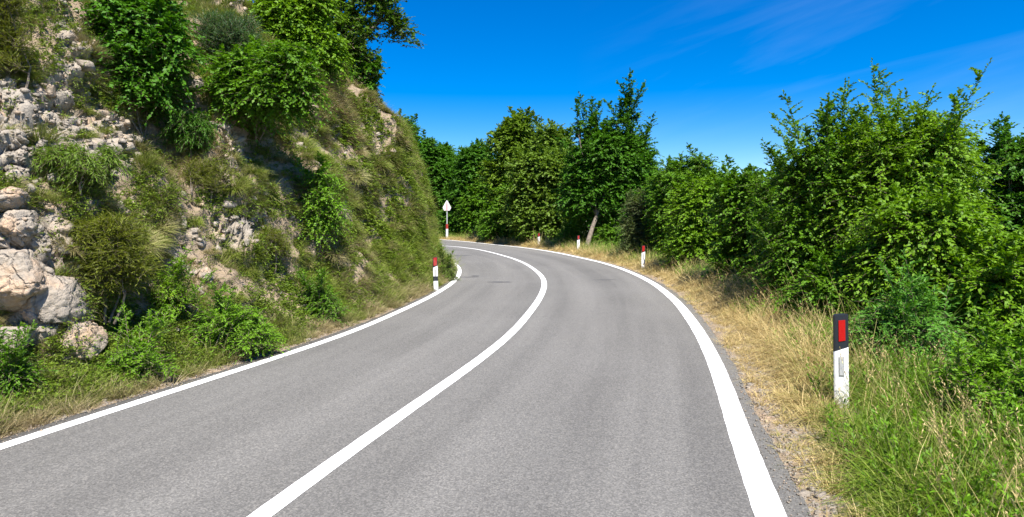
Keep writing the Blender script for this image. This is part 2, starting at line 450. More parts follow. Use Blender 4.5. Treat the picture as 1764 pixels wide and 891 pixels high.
def near_signed(P, x, y):
    """distance to polyline P and side (+ = left of travel)"""
    A, B = P[:-1:2], P[2::2] if len(P) % 2 else np.concatenate([P[2::2], P[-1:]])
    k = min(len(A), len(B)); A, B = A[:k], B[:k]
    D = B - A; LL2 = (D ** 2).sum(1)
    out = np.empty(len(x)); sd = np.empty(len(x))
    for s in range(0, len(x), 20000):
        px, py = x[s:s + 20000, None] - A[:, 0], y[s:s + 20000, None] - A[:, 1]
        tt = np.clip((px * D[:, 0] + py * D[:, 1]) / LL2, 0, 1)
        d2 = (px - tt * D[:, 0]) ** 2 + (py - tt * D[:, 1]) ** 2
        j = d2.argmin(1); r = np.arange(len(j))
        out[s:s + 20000] = np.sqrt(d2[r, j])
        sd[s:s + 20000] = np.sign(D[j, 0] * py[r, j] - D[j, 1] * px[r, j])
    return out, sd
ELs, ERs = EL[::2], ER[::2]
def prof(d, pts): return np.interp(d, [a for a, b in pts], [b for a, b in pts])
NEARP = [(0, 0), (0.3, 0.03), (0.85, 0.18), (1.15, 0.55), (1.7, 1.55), (2.6, 3.1), (3.8, 4.9), (5.5, 6.6), (9, 8.8), (20, 11), (80, 14)]
FARP = [(0, 0), (0.25, 0.04), (0.5, 0.25), (0.85, 1.2), (1.35, 3.0), (2.1, 4.75), (3.3, 6.25), (5, 7.5), (9, 9.6), (20, 11.5), (80, 14)]
def height(x, y, raw=False):
    dl, sl = near_signed(ELs, x, y); dr, sr = near_signed(ERs, x, y)
    left = sl > 0; right = (sr < 0) & ~left
    p3 = np.stack([x * 0.55, y * 0.55, 0 * x], 1)
    wob = fbm(p3, 3, 5) * 0.9 * sstep(0.5, 1.6, dl)
    d = np.maximum(dl + wob, 0)
    w = sstep(8, 17, y)
    hl = prof(d, NEARP) * (1 - w) + prof(d, FARP) * w
    hl = hl + fbm(np.stack([x * 1.7, y * 1.7, 0 * x], 1), 3, 8) * 0.25 * sstep(0.9, 2.0, dl) - 0.02
    rr = dr + fbm(p3, 2, 9) * 0.4 * sstep(0.4, 1.5, dr)
    hr = prof(rr, [(0, -0.015), (0.25, -0.01), (0.7, 0.06), (1.7, 0.10), (2.4, -0.15), (5, -1.5), (9, -2.4), (60, -4)])
    h = np.where(left, hl, np.where(right, hr, -0.09))
    h = np.where(~left & ~right, -0.09 + 0.07 * sstep(0.25, 0.0, np.minimum(dl, dr)), h)
    return (h, dl, dr, left, right) if raw else h
def ground(x, y): return float(height(V(x), V(y))[0])
def hit(px, py):
    """where the sight line through a pixel of the photograph meets the terrain"""
    Y = np.concatenate([np.arange(2.5, 40, 0.03), np.arange(40, 90, 0.2)])
    X = (px - CX) / F * Y; Z = CH + (YH - py) / F * Y
    b = np.nonzero(Z < height(X, Y))[0]
    i = b[0] if len(b) else len(Y) - 1
    return V(X[i], Y[i], Z[i])
def proj(p): return CX + F * p[..., 0] / p[..., 1], YH - F * (p[..., 2] - CH) / p[..., 1]

# ------------------------------------------------------------------ terrain sheet
gx = np.concatenate([np.linspace(-400, -60, 18)[:-1], np.linspace(-60, -14, 60)[:-1], np.linspace(-14, -8.5, 100)[:-1], np.linspace(-8.5, -1.7, 330)[:-1], np.linspace(-1.7, 2.2, 30)[:-1], np.linspace(2.2, 6, 80)[:-1], np.linspace(6, 20, 50)[:-1], np.linspace(20, 400, 24)])
gy = np.concatenate([np.linspace(-120, -10, 16)[:-1], np.linspace(-10, 3, 50)[:-1], 3 * np.exp(np.linspace(0, math.log(34 / 3), 400))[:-1], np.linspace(34, 80, 120)[:-1], np.linspace(80, 900, 24)])
X, Y = [a.ravel() for a in np.meshgrid(gx, gy)]
H, DL, DR, LEFT, RIGHT = height(X, Y, True)
nx, ny = len(gx), len(gy)
Pt = np.stack([X, Y, H], 1)
G = Pt.reshape(ny, nx, 3)
def normals(G):
    du = np.gradient(G, axis=1); dv = np.gradient(G, axis=0)
    return nrm(np.cross(du, dv))
Nn = normals(G).reshape(-1, 3)
pxx, pyy = proj(np.where(Y[:, None] > 1, Pt, V(0, 1, 0)))
def blob(cx_, cy_, rx, ry): return np.exp(-(((pxx - cx_) / rx) ** 2 + ((pyy - cy_) / ry) ** 2) ** 1.5)
vis = (Y > 2) & LEFT & (DL > 0.3) & (Y < 40)
rock = np.zeros(len(X))
for b in [(30, 230, 110, 90, 1.0), (60, 470, 90, 150, 1.0), (190, 250, 70, 75, .9), (405, 270, 40, 75, .8), (250, 330, 40, 30, .3), (430, 395, 55, 30, .5), (640, 262, 25, 15, .3), (300, 430, 60, 40, .35), (120, 140, 60, 80, .55), (520, 245, 45, 30, .35), (690, 330, 12, 30, .35), (300, 590, 60, 30, .3)]:
    rock = np.maximum(rock, b[4] * blob(*b[:4]))
pv = Pt[vis]
rn = fbm(pv * V(1.1, 1.1, 1.1), 3, 31)
rk = np.clip(rock[vis] * 1.25 + rn * 0.9 - 0.12, 0, 1)
rk = sstep(0.25, 0.6, rk)
rock[:] = 0; rock[vis] = rk
warp = pv + 0.12 * np.stack([fbm(pv * 2.2, 2, 40 + k) for k in range(3)], 1)
a1, b1, c1 = voronoi(warp * V(3.3, 3.3, 4.0), 3)
a2, b2, c2 = voronoi(warp * 7.5, 7)
a3, b3, c3 = voronoi(warp * 14.0, 9)
bumps = (0.62 - a1) * 0.34 + (c1 - 0.5) * 0.13 - 0.10 * sstep(0.16, 0.0, b1 - a1) + (0.6 - a2) * 0.13 + (0.6 - a3) * 0.04 - 0.05
hollow = np.zeros(len(X))
for b in [(490, 245, 90, 60, 0.4), (300, 225, 70, 55, 0.35), (200, 545, 60, 50, 0.4), (120, 190, 60, 60, 0.25)]: hollow = np.maximum(hollow, b[4] * blob(*b[:4]))
soilb = fbm(pv * 1.3, 4, 60) * 0.34 + fbm(pv * 5, 3, 66) * 0.13
disp = (soilb * (1 - 0.5 * rk) + bumps * rk) * sstep(0.35, 1.1, DL[vis])
disp = disp - hollow[vis] * sstep(0.35, 1.1, DL[vis])
Pt[vis] += Nn[vis] * disp[:, None]
vr = RIGHT & (DR > 0.05) & (DR < 12)
Pt[vr, 2] += fbm(Pt[vr] * 5, 3, 70) * 0.035 * sstep(0.05, 0.5, DR[vr])
idx = np.arange(nx * ny).reshape(ny, nx)
quads = np.stack([idx[:-1, :-1], idx[:-1, 1:], idx[1:, 1:], idx[1:, :-1]], -1).reshape(-1, 4)
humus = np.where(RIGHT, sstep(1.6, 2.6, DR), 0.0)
straw = np.where(RIGHT, sstep(0.35, 0.8, DR) * (1 - humus), np.where(LEFT, sstep(0.15, 0.4, DL) * sstep(1.2, 0.7, DL) * 0.7, 0))
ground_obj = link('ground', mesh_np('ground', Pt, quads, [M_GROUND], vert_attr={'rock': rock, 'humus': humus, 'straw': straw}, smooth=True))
tag(ground_obj, 'rocky hillside cutting and verges around the road', 'ground', kind='structure')

# ------------------------------------------------------------------ road with its painted lines
def resample(P, n):
    s = arc(P); u = np.linspace(0, s[-1], n); return np.stack([np.interp(u, s, P[:, k]) for k in (0, 1)], 1)
def project_param(P, Q):
    d = ((Q[:, None] - P[None]) ** 2).sum(-1); return P[d.argmin(1)]
rng = np.random.default_rng(4)
cen = resample(LC, 700)
T = nrm(np.gradient(cen, axis=0)); Nl = np.stack([-T[:, 1], T[:, 0]], 1)
def match(cen, E):
    s = arc(E); d = ((cen[:, None] - E[None]) ** 2).sum(-1)
    u = np.maximum.accumulate(s[d.argmin(1)]); k = 15
    u = np.convolve(np.pad(u, k, mode='edge'), np.ones(2 * k + 1) / (2 * k + 1), 'valid')
    return np.stack([np.interp(u, s, E[:, j]) for j in (0, 1)], 1)
lefte, righte = match(cen, EL), match(cen, ER)
sal = arc(cen)
jit = lambda s: (0.05 * fbm(np.stack([sal * 0.8, 0 * sal, 0 * sal + s], 1), 3, s) + 0.03 * fbm(np.stack([sal * 6, 0 * sal, 0 * sal], 1), 2, s + 3))[:, None]
lefte = lefte + nrm(lefte - cen) * jit(1); righte = righte + nrm(righte - cen) * jit(2)
cols = []; acr = []
for k in np.linspace(0, 1, 9): cols.append(lefte * (1 - k) + cen * k); acr.append(np.full(len(cen), -3 + 3 * k))
for k in np.linspace(0, 1, 9)[1:]: cols.append(cen * (1 - k) + righte * k); acr.append(np.full(len(cen), 3 * k))
g = np.stack(cols, 1); nr, nc = g.shape[:2]
top = np.concatenate([g, np.zeros((nr, nc, 1))], 2)
acr = np.stack(acr, 1)
sk_l = np.concatenate([lefte, np.full((nr, 1), -0.08)], 1)[:, None]; sk_r = np.concatenate([righte, np.full((nr, 1), -0.08)], 1)[:, None]
full = np.concatenate([sk_l, top, sk_r], 1); acr = np.concatenate([acr[:, :1], acr, acr[:, -1:]], 1); nc += 2
i2 = np.arange(nr * nc).reshape(nr, nc)
q = np.stack([i2[:-1, :-1], i2[:-1, 1:], i2[1:, 1:], i2[1:, :-1]], -1).reshape(-1, 4)
road = link('road', mesh_np('road', full.reshape(-1, 3), q, [M_ASPH], vert_attr={'across': acr.ravel(), 'along': np.repeat(sal, nc)}))
tag(road, 'grey asphalt road curving out of sight behind the bank', 'road', kind='structure')
def stripe(name, P, w, z=0.004):
    n = int(arc(P)[-1] / 0.12); P = resample(P, n); s = arc(P)
    e = 0.006 * fbm(np.stack([s * 9, 0 * s, 0 * s], 1), 3, 2)
    a, b = offset(P, w / 2), offset(P, -w / 2); Tn = nrm(np.gradient(P, axis=0)); N_ = np.stack([-Tn[:, 1], Tn[:, 0]], 1)
    a = a + N_ * e[:, None]; b = b + N_ * e[::-1, None]
    v = np.stack([a, b], 1).reshape(-1, 2); v = np.concatenate([v, np.full((len(v), 1), z)], 1)
    k = np.arange(n - 1)[:, None] * 2
    return link(name, mesh_np(name, v, k + [0, 1, 3, 2], [M_LINE]), road)
stripe('edge_line', LL, 0.145)
stripe('edge_line', LR, 0.195)
stripe('centre_line', LC, 0.148)
for px, py, w, h, sd in [(794, 440.5, .6, .22, 1), (818, 475.5, .16, .12, 2), (804, 477.5, .5, .06, 3), (860, 486, .35, .1, 4), (1042, 482, .35, .06, 5)]:  # irregular dark grey patches lying just above the asphalt
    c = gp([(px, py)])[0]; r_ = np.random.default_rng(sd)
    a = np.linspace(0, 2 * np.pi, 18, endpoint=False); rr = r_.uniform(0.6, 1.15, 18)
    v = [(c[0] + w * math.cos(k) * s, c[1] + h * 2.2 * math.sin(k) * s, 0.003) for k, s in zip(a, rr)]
    poly_obj('dark_patch', v, [tuple(range(18))], M_DPATCH, road)

# ------------------------------------------------------------------ roadside posts and sign
def delineator(x, y, lean, rot, hgt, label, wide=False, band=False, nb=0.125):
    z0 = ground(x, y) - (0.05 if wide else 0.125)
    r = root('delineator_post', (x, y, z0), label, 'roadside post', 'delineator posts along the road')
    r.rotation_euler = (0, rad(lean), rad(rot))
    w, dp, sl = nb, 0.075, 0.05
    hb = hgt * (0.735 if wide else 0.67)
    sect = [(-w / 2, -dp / 2 + 0.012), (-w / 2 + 0.014, -dp / 2), (w / 2 - 0.014, -dp / 2), (w / 2, -dp / 2 + 0.012), (w * 0.28, dp / 2), (-w * 0.28, dp / 2)]
    n = len(sect)
    def shaft(z0f, z1f, k=1.0):
        v = [(a * k, b * k, z0f(a)) for a, b in sect] + [(a * k, b * k, z1f(a)) for a, b in sect]
        f = [tuple(range(n - 1, -1, -1)), tuple(range(n, 2 * n))] + [(i, (i + 1) % n, (i + 1) % n + n, i + n) for i in range(n)]
        return v, f
    cut = lambda a: hb + a / w * sl
    v, f = shaft(lambda a: -0.25, cut); poly_obj('body', v, f, M_WHITE, r, 0.003)
    v, f = shaft(lambda a: cut(a) + 0.001, lambda a: hgt + a / w * 0.016, 1.015)
    cap = poly_obj('cap', v, f, M_BLACK, r, 0.003)
    rw = 0.044 if wide else 0.030
    lo, hi = (hb + 0.075, hgt - 0.055) if not wide else (hb + 0.025, hgt - 0.014)
    off = 0 if wide else 0.004
    v, f = prism([(-rw + off, lo), (rw + off, lo + 0.010), (rw + off, hi + 0.006), (-rw + off, hi)], 0.008)
    poly_obj('reflector', v, f, M_DRED if wide else M_RED, cap, 0.001, (0, -dp / 2 - 0.003, 0))
    fr_lo, fr_hi = hb - 0.255, hb - 0.07
    if not wide or nb > 0.11:
        v, f = prism([(-0.028, fr_lo), (0.022, fr_lo), (0.022, fr_hi), (-0.028, fr_hi)], 0.006)
        fr = poly_obj('reflector_frame', v, f, paint('frame_grey', (0.36, 0.34, 0.31), 0.5), r, 0.001, (0, -dp / 2 - 0.001, 0))
        v, f = prism([(-0.022, fr_lo + 0.008), (0.016, fr_lo + 0.008), (0.016, fr_hi - 0.008), (-0.022, fr_hi - 0.008)], 0.006)
        poly_obj('reflector', v, f, M_GREYREF, fr, 0.001, (0, -0.004, 0))
    if band:
        v, f = shaft(lambda a: hgt * 0.34, lambda a: hgt * 0.47, 1.04); poly_obj('band', v, f, M_BLACK, r, 0.002)
    return r
delineator(3.155, 5.85, -0.6, -8, 1.0,  'large white post with black cap and grey reflector in the verge grass by the bushes', nb=0.138)
for (px, py), lab in [((1107.5, 465), 'white post with red reflector beside the tall pale dry grass clump'), ((996, 435), 'white post with red reflector before the bare tree trunk'), ((928, 426), 'small distant white post with red reflector before low bushes')]:
    g_ = gp([(px, py)])[0]
    delineator(g_[0], g_[1], 0.8, 3 if px > 1000 else 6, 0.92, lab, True, nb=0.16 if px < 1000 else 0.14)
g_ = gp([(751, 500)])[0]
delineator(g_[0], g_[1], -1.5, 8, 0.94, 'white post with dark band at the foot of the rocky bank inside the bend', True, True, 0.125)

g_ = gp([(770, 412)])[0]
sx, sy = g_; sz = ground(sx, sy) - 0.02
sg = root('road_sign', (sx, sy, sz), 'pale pointed road sign with faded red stripe on tall post beyond the bend', 'road sign')
tb = Tubes(); tb.add([(0, 0, -0.3), (0, 0, 1.7), (0, 0, 3.0)], [0.055] * 3, 10)
link('pole', tb.mesh('pole', M_POLE), sg)
tb = Tubes(); tb.add([(0, 0, -0.2), (0, 0, 0.45), (0, 0, 0.92)], [0.115] * 3, 12); sl_ = link('sleeve', tb.mesh('sleeve', M_WHITE), sg)
tb = Tubes(); tb.add([(0, 0, 0.92), (0, 0, 1.15), (0, 0, 1.36)], [0.12] * 3, 12); link('band', tb.mesh('band', M_DRED), sl_)
v, f = prism([(-0.26, 2.62), (0.26, 2.62), (0.40, 2.90), (0.04, 3.58), (-0.04, 3.58), (-0.40, 2.90)], 0.03)
pl = poly_obj('plate', v, f, M_PALE, sg, 0.004, (0, -0.07, 0))
v, f = prism([(-0.075, 2.66), (0.075, 2.66), (0.065, 3.2), (0.02, 3.5), (-0.02, 3.5), (-0.065, 3.2)], 0.008)
poly_obj('stripe', v, f, M_PINK, pl, 0, (0, -0.018, 0))

# ------------------------------------------------------------------ trees and shrubs
def lobes_box(rng, x0, x1, yt, yb, Yd, n, thick=0.75, lobe=0.27, taper=0.35):
    """lobes of a crown that fills a box measured on the photograph at distance Yd"""
    w = (x1 - x0) / F * Yd; cx_ = ((x0 + x1) / 2 - CX) / F * Yd
    zt = CH + (YH - yt) / F * Yd; zb = CH + (YH - yb) / F * Yd; h = zt - zb
    out = []
    R = lobe * 0.94 * min(w, h); n = int(n * 2.1)
    while len(out) < n:
        u, d, s = rng.uniform(-1, 1), rng.uniform(-1, 1), rng.uniform(0, 1)
        wz = 1 - taper * max(s - 0.5, 0) ** 1.4 * 2.0 - 0.1 * (s < 0.15)
        if (u / wz) ** 2 + d ** 2 > 1: continue
        r = R * rng.uniform(0.7, 1.25)
        c = V(cx_ + u * max(w / 2 - r * 0.62, 0.05), Yd + d * max(w / 2 * thick - r * 0.6, 0.05), zb + r * 0.55 + s * max(h - 1.5 * r, 0.1))
        if out and min(np.linalg.norm(c - o[0]) for o in out) < R * 0.55 and rng.uniform() < 0.8: continue
        out.append((c, r))
    return out
def crown(rng, lobes, n, k, ln, L, W, mats, droop=0.3, upb=0.35, base=None, leaders=0, llen=1.0, twig=0.004, ang=0.9, up=0.7, face=None):
    """crown mesh: leafy shoots over the lobes, plus upright leader shoots above them; n = shoots per square metre of lobe"""
    lf = Leaves()
    C0 = np.array([c for c, r in lobes]); Rr = np.array([r for c, r in lobes])
    nn = np.maximum((n * 4 * np.pi * Rr ** 2).astype(int), 10)
    for c, r, m in zip(C0, Rr, nn):
        v = nrm(rng.normal(0, 1, (m, 3))); v[:, 2] = np.where(v[:, 2] < -0.5, -v[:, 2], v[:, 2]); v = nrm(v)
        q = rng.uniform(0.35, 1.0, m) ** 0.6
        bumpy = 1 + 0.45 * fbm((c + v * r) * 2.1 / max(r, 0.4), 2, 3)
        l = ln * rng.uniform(0.6, 1.3, m)
        D = nrm((v * 0.75 + V(0, 0, upb) + rng.normal(0, 0.35, (m, 3))) * V(1, 1, 0.6))
        P = c + v * (r * q * bumpy)[:, None] - D * (l * 0.55)[:, None]
        lf.shoots(rng, P, D, l, k, L, W, droop, ang, up, twig, O=v)
    if leaders:
        w = C0[:, 2] + Rr; w = (w - w.min()) / (np.ptp(w) + 1e-6) + 0.03; w = w ** 2 / (w ** 2).sum()
        j = rng.choice(len(C0), leaders, p=w)
        v = nrm(rng.normal(0, 1, (leaders, 3)) * V(1, 1, 0.3) + V(0, 0, 0.9))
        P = C0[j] + v * (Rr[j] * 0.75)[:, None]
        D = nrm(v * 0.75 + V(0, 0, 0.85) + rng.normal(0, 0.2, (leaders, 3)))
        l = llen * rng.uniform(0.55, 1.25, leaders)
        lf.shoots(rng, P, D, l, int(llen / L * 3.4) + 8, L, W, 0.10, 1.0, up, twig * 1.6, 0.35)
        kk = 10
        tt = np.tile((np.arange(kk) + 0.5) / kk * 0.85, leaders)
        P2 = np.repeat(P, kk, 0) + np.repeat(D * l[:, None], kk, 0) * tt[:, None] - V(0, 0, 0.10) * (np.repeat(l, kk) * tt * tt)[:, None]
        a = rng.uniform(0, 2 * np.pi, leaders * kk)
        D2 = nrm(np.stack([np.cos(a), np.sin(a), 0.75 + 0 * a], 1))
        lf.shoots(rng, P2, D2, np.repeat(l, kk) * 0.45 * (1.1 - tt), max(8, k - 3), L * 0.95, W * 0.95, 0.1, 0.9, up, twig, 0.3)
    return lf
def tree(name, label, cat, group, lobes, base, crown_kw, mats, rng, r0=0.09, split=0.35, stems=1, limb_n=8):
    base = np.asarray(base, float)
    r = root(name, tuple(base), label, cat, group)
    tb = Tubes(); C0 = np.array([c for c, q in lobes]); mid = C0.mean(0)
    for s in range(stems):
        off = rng.normal(0, 0.18, 3) * V(1, 1, 0) * (stems > 1)
        topp = (mid if stems == 1 else C0[rng.integers(len(C0))])
        fork = base + off + (topp - base) * split
        pts = tb.limb(rng, base + off * 0.4 - V(0, 0, 0.3), fork, r0 / math.sqrt(stems), r0 * 0.72 / math.sqrt(stems), 8, 0.10, 8)
        pick = rng.choice(len(C0), min(len(C0), max(3, limb_n // stems)), replace=False)
        for i in pick:
            st = pts[-1] if rng.uniform() < 0.6 else pts[-2]
            p2 = tb.limb(rng, st, C0[i], r0 * 0.45 / math.sqrt(stems), r0 * 0.10, 8, 0.12, 6)
            for _ in range(3):
                e = C0[i] + nrm(rng.normal(0, 1, 3) + V(0, 0, 0.5)) * lobes[i][1] * 0.85
                tb.limb(rng, p2[rng.integers(4, 8)], e, r0 * 0.14, r0 * 0.03, 5, 0.1, 4)
    me = tb.mesh('trunk', BARK); me.transform(__import__('mathutils').Matrix.Translation(tuple(-base)))
    link('trunk', me, r)
    me = crown(rng, lobes, mats=mats, **crown_kw).mesh('crown', mats); me.transform(__import__('mathutils').Matrix.Translation(tuple(-base)))
    link('crown', me, r)
    return r
def box_tree(name, label, cat, group, box, n, mat, seed, kw, base_px=None, r0=0.09, thick=0.75, lobe=0.27, taper=0.35, stems=1, extra=(), split=0.35, by=None):
    rng = np.random.default_rng(seed)
    x0, x1, yt, yb, Yd = box
    lb = lobes_box(rng, x0, x1, yt, yb, Yd, n, thick, lobe, taper)
    for bx in extra: lb += lobes_box(rng, *bx[:5], bx[5], thick, bx[6] if len(bx) > 6 else 0.3, taper)
    by_ = by if by is not None else Yd
    bx_ = ((base_px if base_px is not None else (x0 + x1) / 2) - CX) / F * by_
    return tree(name, label, cat, group, lb, (bx_, by_, ground(bx_, by_)), kw, [mat, TWIG], rng, r0, split, stems)

FAR = dict(n=8.5, k=16, ln=1.25, L=0.25, W=0.165, droop=0.35, upb=0.45, twig=0.006, leaders=40, llen=1.3)
MID = dict(n=16.0, k=17, ln=0.80, L=0.13, W=0.08, droop=0.4, upb=0.3, twig=0.004, leaders=22, llen=0.55)
NEAR = dict(n=31.0, k=19, ln=0.62, L=0.086, W=0.052, droop=0.45, upb=0.22, twig=0.003, leaders=26, llen=0.6)
GF = 'trees beyond the bend'
def K(d, **kw): return {**d, **kw}
box_tree('deciduous_tree', 'dark green tree rising just behind the grassy shoulder of the bank', 'tree', GF, (640, 735, 192, 420, 52), 16, M_DARK, 101, FAR)
box_tree('deciduous_tree', 'dense dark green tree behind the pointed road sign, its top in small spires', 'tree', GF, (700, 800, 238, 425, 68), 24, M_DARK, 102, FAR)
box_tree('deciduous_tree', 'dark green bushy tree between the road sign tree and the yellowish tree', 'tree', GF, (765, 870, 248, 425, 63), 24, M_DARK, 103, FAR)
box_tree('deciduous_tree', 'low bright green tree hanging over the far verge past the road sign', 'tree', GF, (792, 895, 300, 420, 61), 18, M_ELM, 104, K(FAR, leaders=8))
box_tree('deciduous_tree', 'yellowish olive tree with a rounded spiky top', 'tree', GF, (838, 945, 196, 420, 50), 24, M_YELLOW, 105, K(FAR, leaders=60), lobe=0.3)
box_tree('deciduous_tree', 'dull olive tree with several narrow spires beside the yellowish tree', 'tree', GF, (905, 1000, 215, 420, 47), 20, M_OLIVE, 106, K(FAR, leaders=50, llen=1.5))
box_tree('deciduous_tree', 'round olive green tree in front of the narrow spires', 'tree', GF, (872, 1000, 248, 425, 44), 22, M_OLIVE, 107, K(FAR, n=9))
box_tree('deciduous_tree', 'mid green bushy tree behind the smallest delineator post', 'tree', GF, (835, 960, 310, 424, 49), 14, M_ELM, 108, K(FAR, leaders=8))
box_tree('deciduous_tree', 'tall dark tree with a bare pale trunk and sparse twiggy top', 'tree', GF, (970, 1130, 222, 392, 37), 30, M_DARK, 109, K(FAR, n=12, k=16, L=0.2, W=0.125, ln=1.0, leaders=60, llen=2.0), base_px=1010, r0=0.155, split=0.42, by=34.4,
         extra=[(1050, 1105, 165, 260, 36, 5, 0.16), (985, 1030, 195, 260, 36, 4, 0.2)])
GR = 'roadside trees and shrubs on the outer verge'
box_tree('shrub', 'pale grey green willowy bush close to the bare pale trunk', 'shrub', GR, (1068, 1150, 325, 455, 27), 14, M_GREY, 110, K(MID, L=0.13, W=0.035, n=28, leaders=20))
box_tree('shrub', 'low leafy bush under the tall twiggy tree, behind the middle posts', 'shrub', GR, (1022, 1090, 385, 440, 35), 9, M_ELM, 111, K(MID, leaders=8))
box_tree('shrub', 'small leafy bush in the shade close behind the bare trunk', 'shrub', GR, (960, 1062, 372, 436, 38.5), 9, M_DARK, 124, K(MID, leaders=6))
box_tree('shrub', 'twiggy bush with thin shoots against the sky past the willowy bush', 'shrub', GR, (1112, 1240, 262, 455, 25.5), 20, M_ELM, 112, K(MID, leaders=30, llen=0.9))
box_tree('shrub', 'bright green rounded bush above the tall pale dry grass', 'shrub', GR, (1150, 1300, 300, 468, 20.5), 18, M_ELM2, 113, K(MID, leaders=24))
box_tree('shrub', 'mid green bush with small shoots, between the rounded bush and the great bush', 'shrub', GR, (1230, 1370, 300, 500, 15.5), 18, M_ELM, 114, K(MID, leaders=30, llen=0.9))
box_tree('shrub', 'dark bush with wispy top shoots against the flank of the great bush', 'shrub', GR, (1300, 1410, 280, 540, 13), 16, M_ELM, 115, K(MID, L=0.1, W=0.06, leaders=26, llen=0.9, n=20))
box_tree('hornbeam_tree', 'great bush\'s slender neighbour with arching shoots on its sky side', 'tree', GR, (1325, 1490, 228, 590, 11.2), 24, M_ELM, 116, K(NEAR, n=31, leaders=50, llen=1.0), taper=0.5)
box_tree('hornbeam_tree', 'tallest great bush with upright leafy spires against the blue sky', 'tree', GR, (1420, 1695, 190, 560, 10.8), 34, M_ELM2, 117, K(NEAR, n=31, leaders=80, llen=1.15), r0=0.12, taper=0.62)
box_tree('shrub', 'leafy green bush standing in front of the tall spires', 'shrub', GR, (1470, 1690, 330, 610, 8.8), 26, M_ELM2, 118, K(NEAR, leaders=24))
box_tree('hornbeam_tree', 'darker bush with ragged top behind the tall spires', 'tree', GR, (1665, 1860, 228, 560, 12.5), 24, M_DARK, 119, K(NEAR, n=25, leaders=60))
box_tree('shrub', 'dark shaded bush low behind the large near post', 'shrub', GR, (1350, 1500, 440, 620, 9.4), 14, M_ELM, 120, K(NEAR, leaders=6))
box_tree('ash_shrub', 'low shrub with feathery leaflets beside the top of the large post', 'shrub', GR, (1462, 1650, 500, 695, 6.95), 14, M_ASH, 121, K(NEAR, L=0.075, W=0.028, k=17, ang=1.1, n=46, leaders=14, llen=0.7))
box_tree('shrub', 'lush bush with yellowish shoots behind the feathery shrub', 'shrub', GR, (1640, 1840, 410, 690, 7.6), 20, M_ELM2, 122, K(NEAR, leaders=24))
box_tree('shrub', 'tangled green thicket at the grass edge, lowest of the verge shrubs', 'shrub', GR, (1625, 1880, 595, 860, 5.1), 20, M_HERB, 123, K(NEAR, L=0.06, W=0.026, n=80, leaders=20, llen=0.6))

# shrubs on the bank: rooted where their foot meets the slope
GB = 'shrubs growing on the rocky bank'
def bank_shrub(name, label, foot, box, n, mat, seed, kw, thick=0.6, lobe=0.28, extra=(), back=0.0, cat='shrub', r0=0.03, stems=3):
    f_ = hit(*foot); Yd = f_[1] + back
    rng = np.random.default_rng(seed)
    lb = lobes_box(rng, *box, Yd, int(n * 1.15), thick, lobe * 0.9, 0.25)
    for e in extra: lb += lobes_box(rng, *e[:4], Yd + e[5], e[4], thick, 0.3, 0.2)
    if back > 0: f_ = V(f_[0] * Yd / f_[1], Yd, ground(f_[0] * Yd / f_[1], Yd))
    return tree(name, label, cat, GB, lb, (f_[0], f_[1], f_[2] - 0.1), kw, [mat, TWIG], rng, r0, 0.3, stems)
BN = dict(n=30.0, k=17, ln=0.62, L=0.08, W=0.045, droop=0.4, upb=0.1, twig=0.003, leaders=10, llen=0.5)
BROOM = dict(n=170.0, k=9, ln=0.30, L=0.085, W=0.011, droop=0.15, upb=0.75, twig=0.002, ang=0.35, leaders=0)
bank_shrub('leafy_shrub', 'large glossy green shrub overhanging the pale stones of the upper bank', (250, 190), (150, 325, -30, 185), 17, M_DARK, 201, K(BN, n=27, L=0.10, W=0.062))
bank_shrub('bluegreen_shrub', 'fine blue green shrub between two leafy shrubs on the bank top', (400, 120), (335, 455, 15, 120), 10, M_BLUE, 202, K(BROOM, L=0.07, W=0.014, n=170, ln=0.3))
bank_shrub('leafy_shrub', 'leafy shrub with bright lower sprays above the dark hollow of the bank', (440, 205), (345, 550, 62, 205), 20, M_ELM, 203, K(BN, n=28, L=0.10, W=0.058), back=-0.5)
bank_shrub('leafy_shrub', 'yellow green bushy shrub beside the oak on the bank crest', (530, 150), (425, 590, -40, 140), 18, M_ELM2, 204, K(BN, n=24, L=0.115, W=0.07, leaders=14), back=0.6)
bank_shrub('oak_tree', 'oak on the bank crest, its bough reaching out over the sky', (590, 160), (535, 655, -140, 150), 24, M_OAK, 205, dict(n=12, k=11, ln=0.6, L=0.14, W=0.09, droop=0.2, upb=0.2, twig=0.008, leaders=6, llen=0.7), cat='tree', r0=0.13, stems=1, back=1.6,
           extra=[(625, 700, -40, 45, 5, 0.0), (655, 718, 5, 85, 2, 0.3), (590, 650, 80, 165, 5, 0.3)], lobe=0.25)
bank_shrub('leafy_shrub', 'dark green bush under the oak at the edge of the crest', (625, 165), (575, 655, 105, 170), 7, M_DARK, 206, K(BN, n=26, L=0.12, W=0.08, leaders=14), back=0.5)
bank_shrub('broom_shrub', 'olive broom bush hanging from the top of the rock face', (10, 140), (-70, 48, -30, 135), 10, M_BROOM, 207, BROOM)
bank_shrub('broom_shrub', 'big soft olive broom bush beside the upper boulders', (185, 500), (105, 255, 365, 500), 13, M_BROOM, 208, K(BROOM, n=190, droop=0.35))
bank_shrub('hazel_shrub', 'bright leafy shrub clinging halfway up the bank above a dark hollow', (545, 420), (500, 590, 285, 420), 11, M_HERB, 209, K(BN, L=0.07, W=0.04))
bank_shrub('herb_clump', 'vivid yellow green clump at the roadside foot of the bank', (400, 610), (315, 490, 515, 618), 13, M_HERB, 210, K(BN, n=70, L=0.055, W=0.02, ln=0.36, upb=0.5))
bank_shrub('herb_clump', 'vivid green clump beside the lowest split boulder', (235, 650), (175, 315, 575, 662), 11, M_HERB, 211, K(BN, n=75, L=0.05, W=0.018, ln=0.34, upb=0.5))
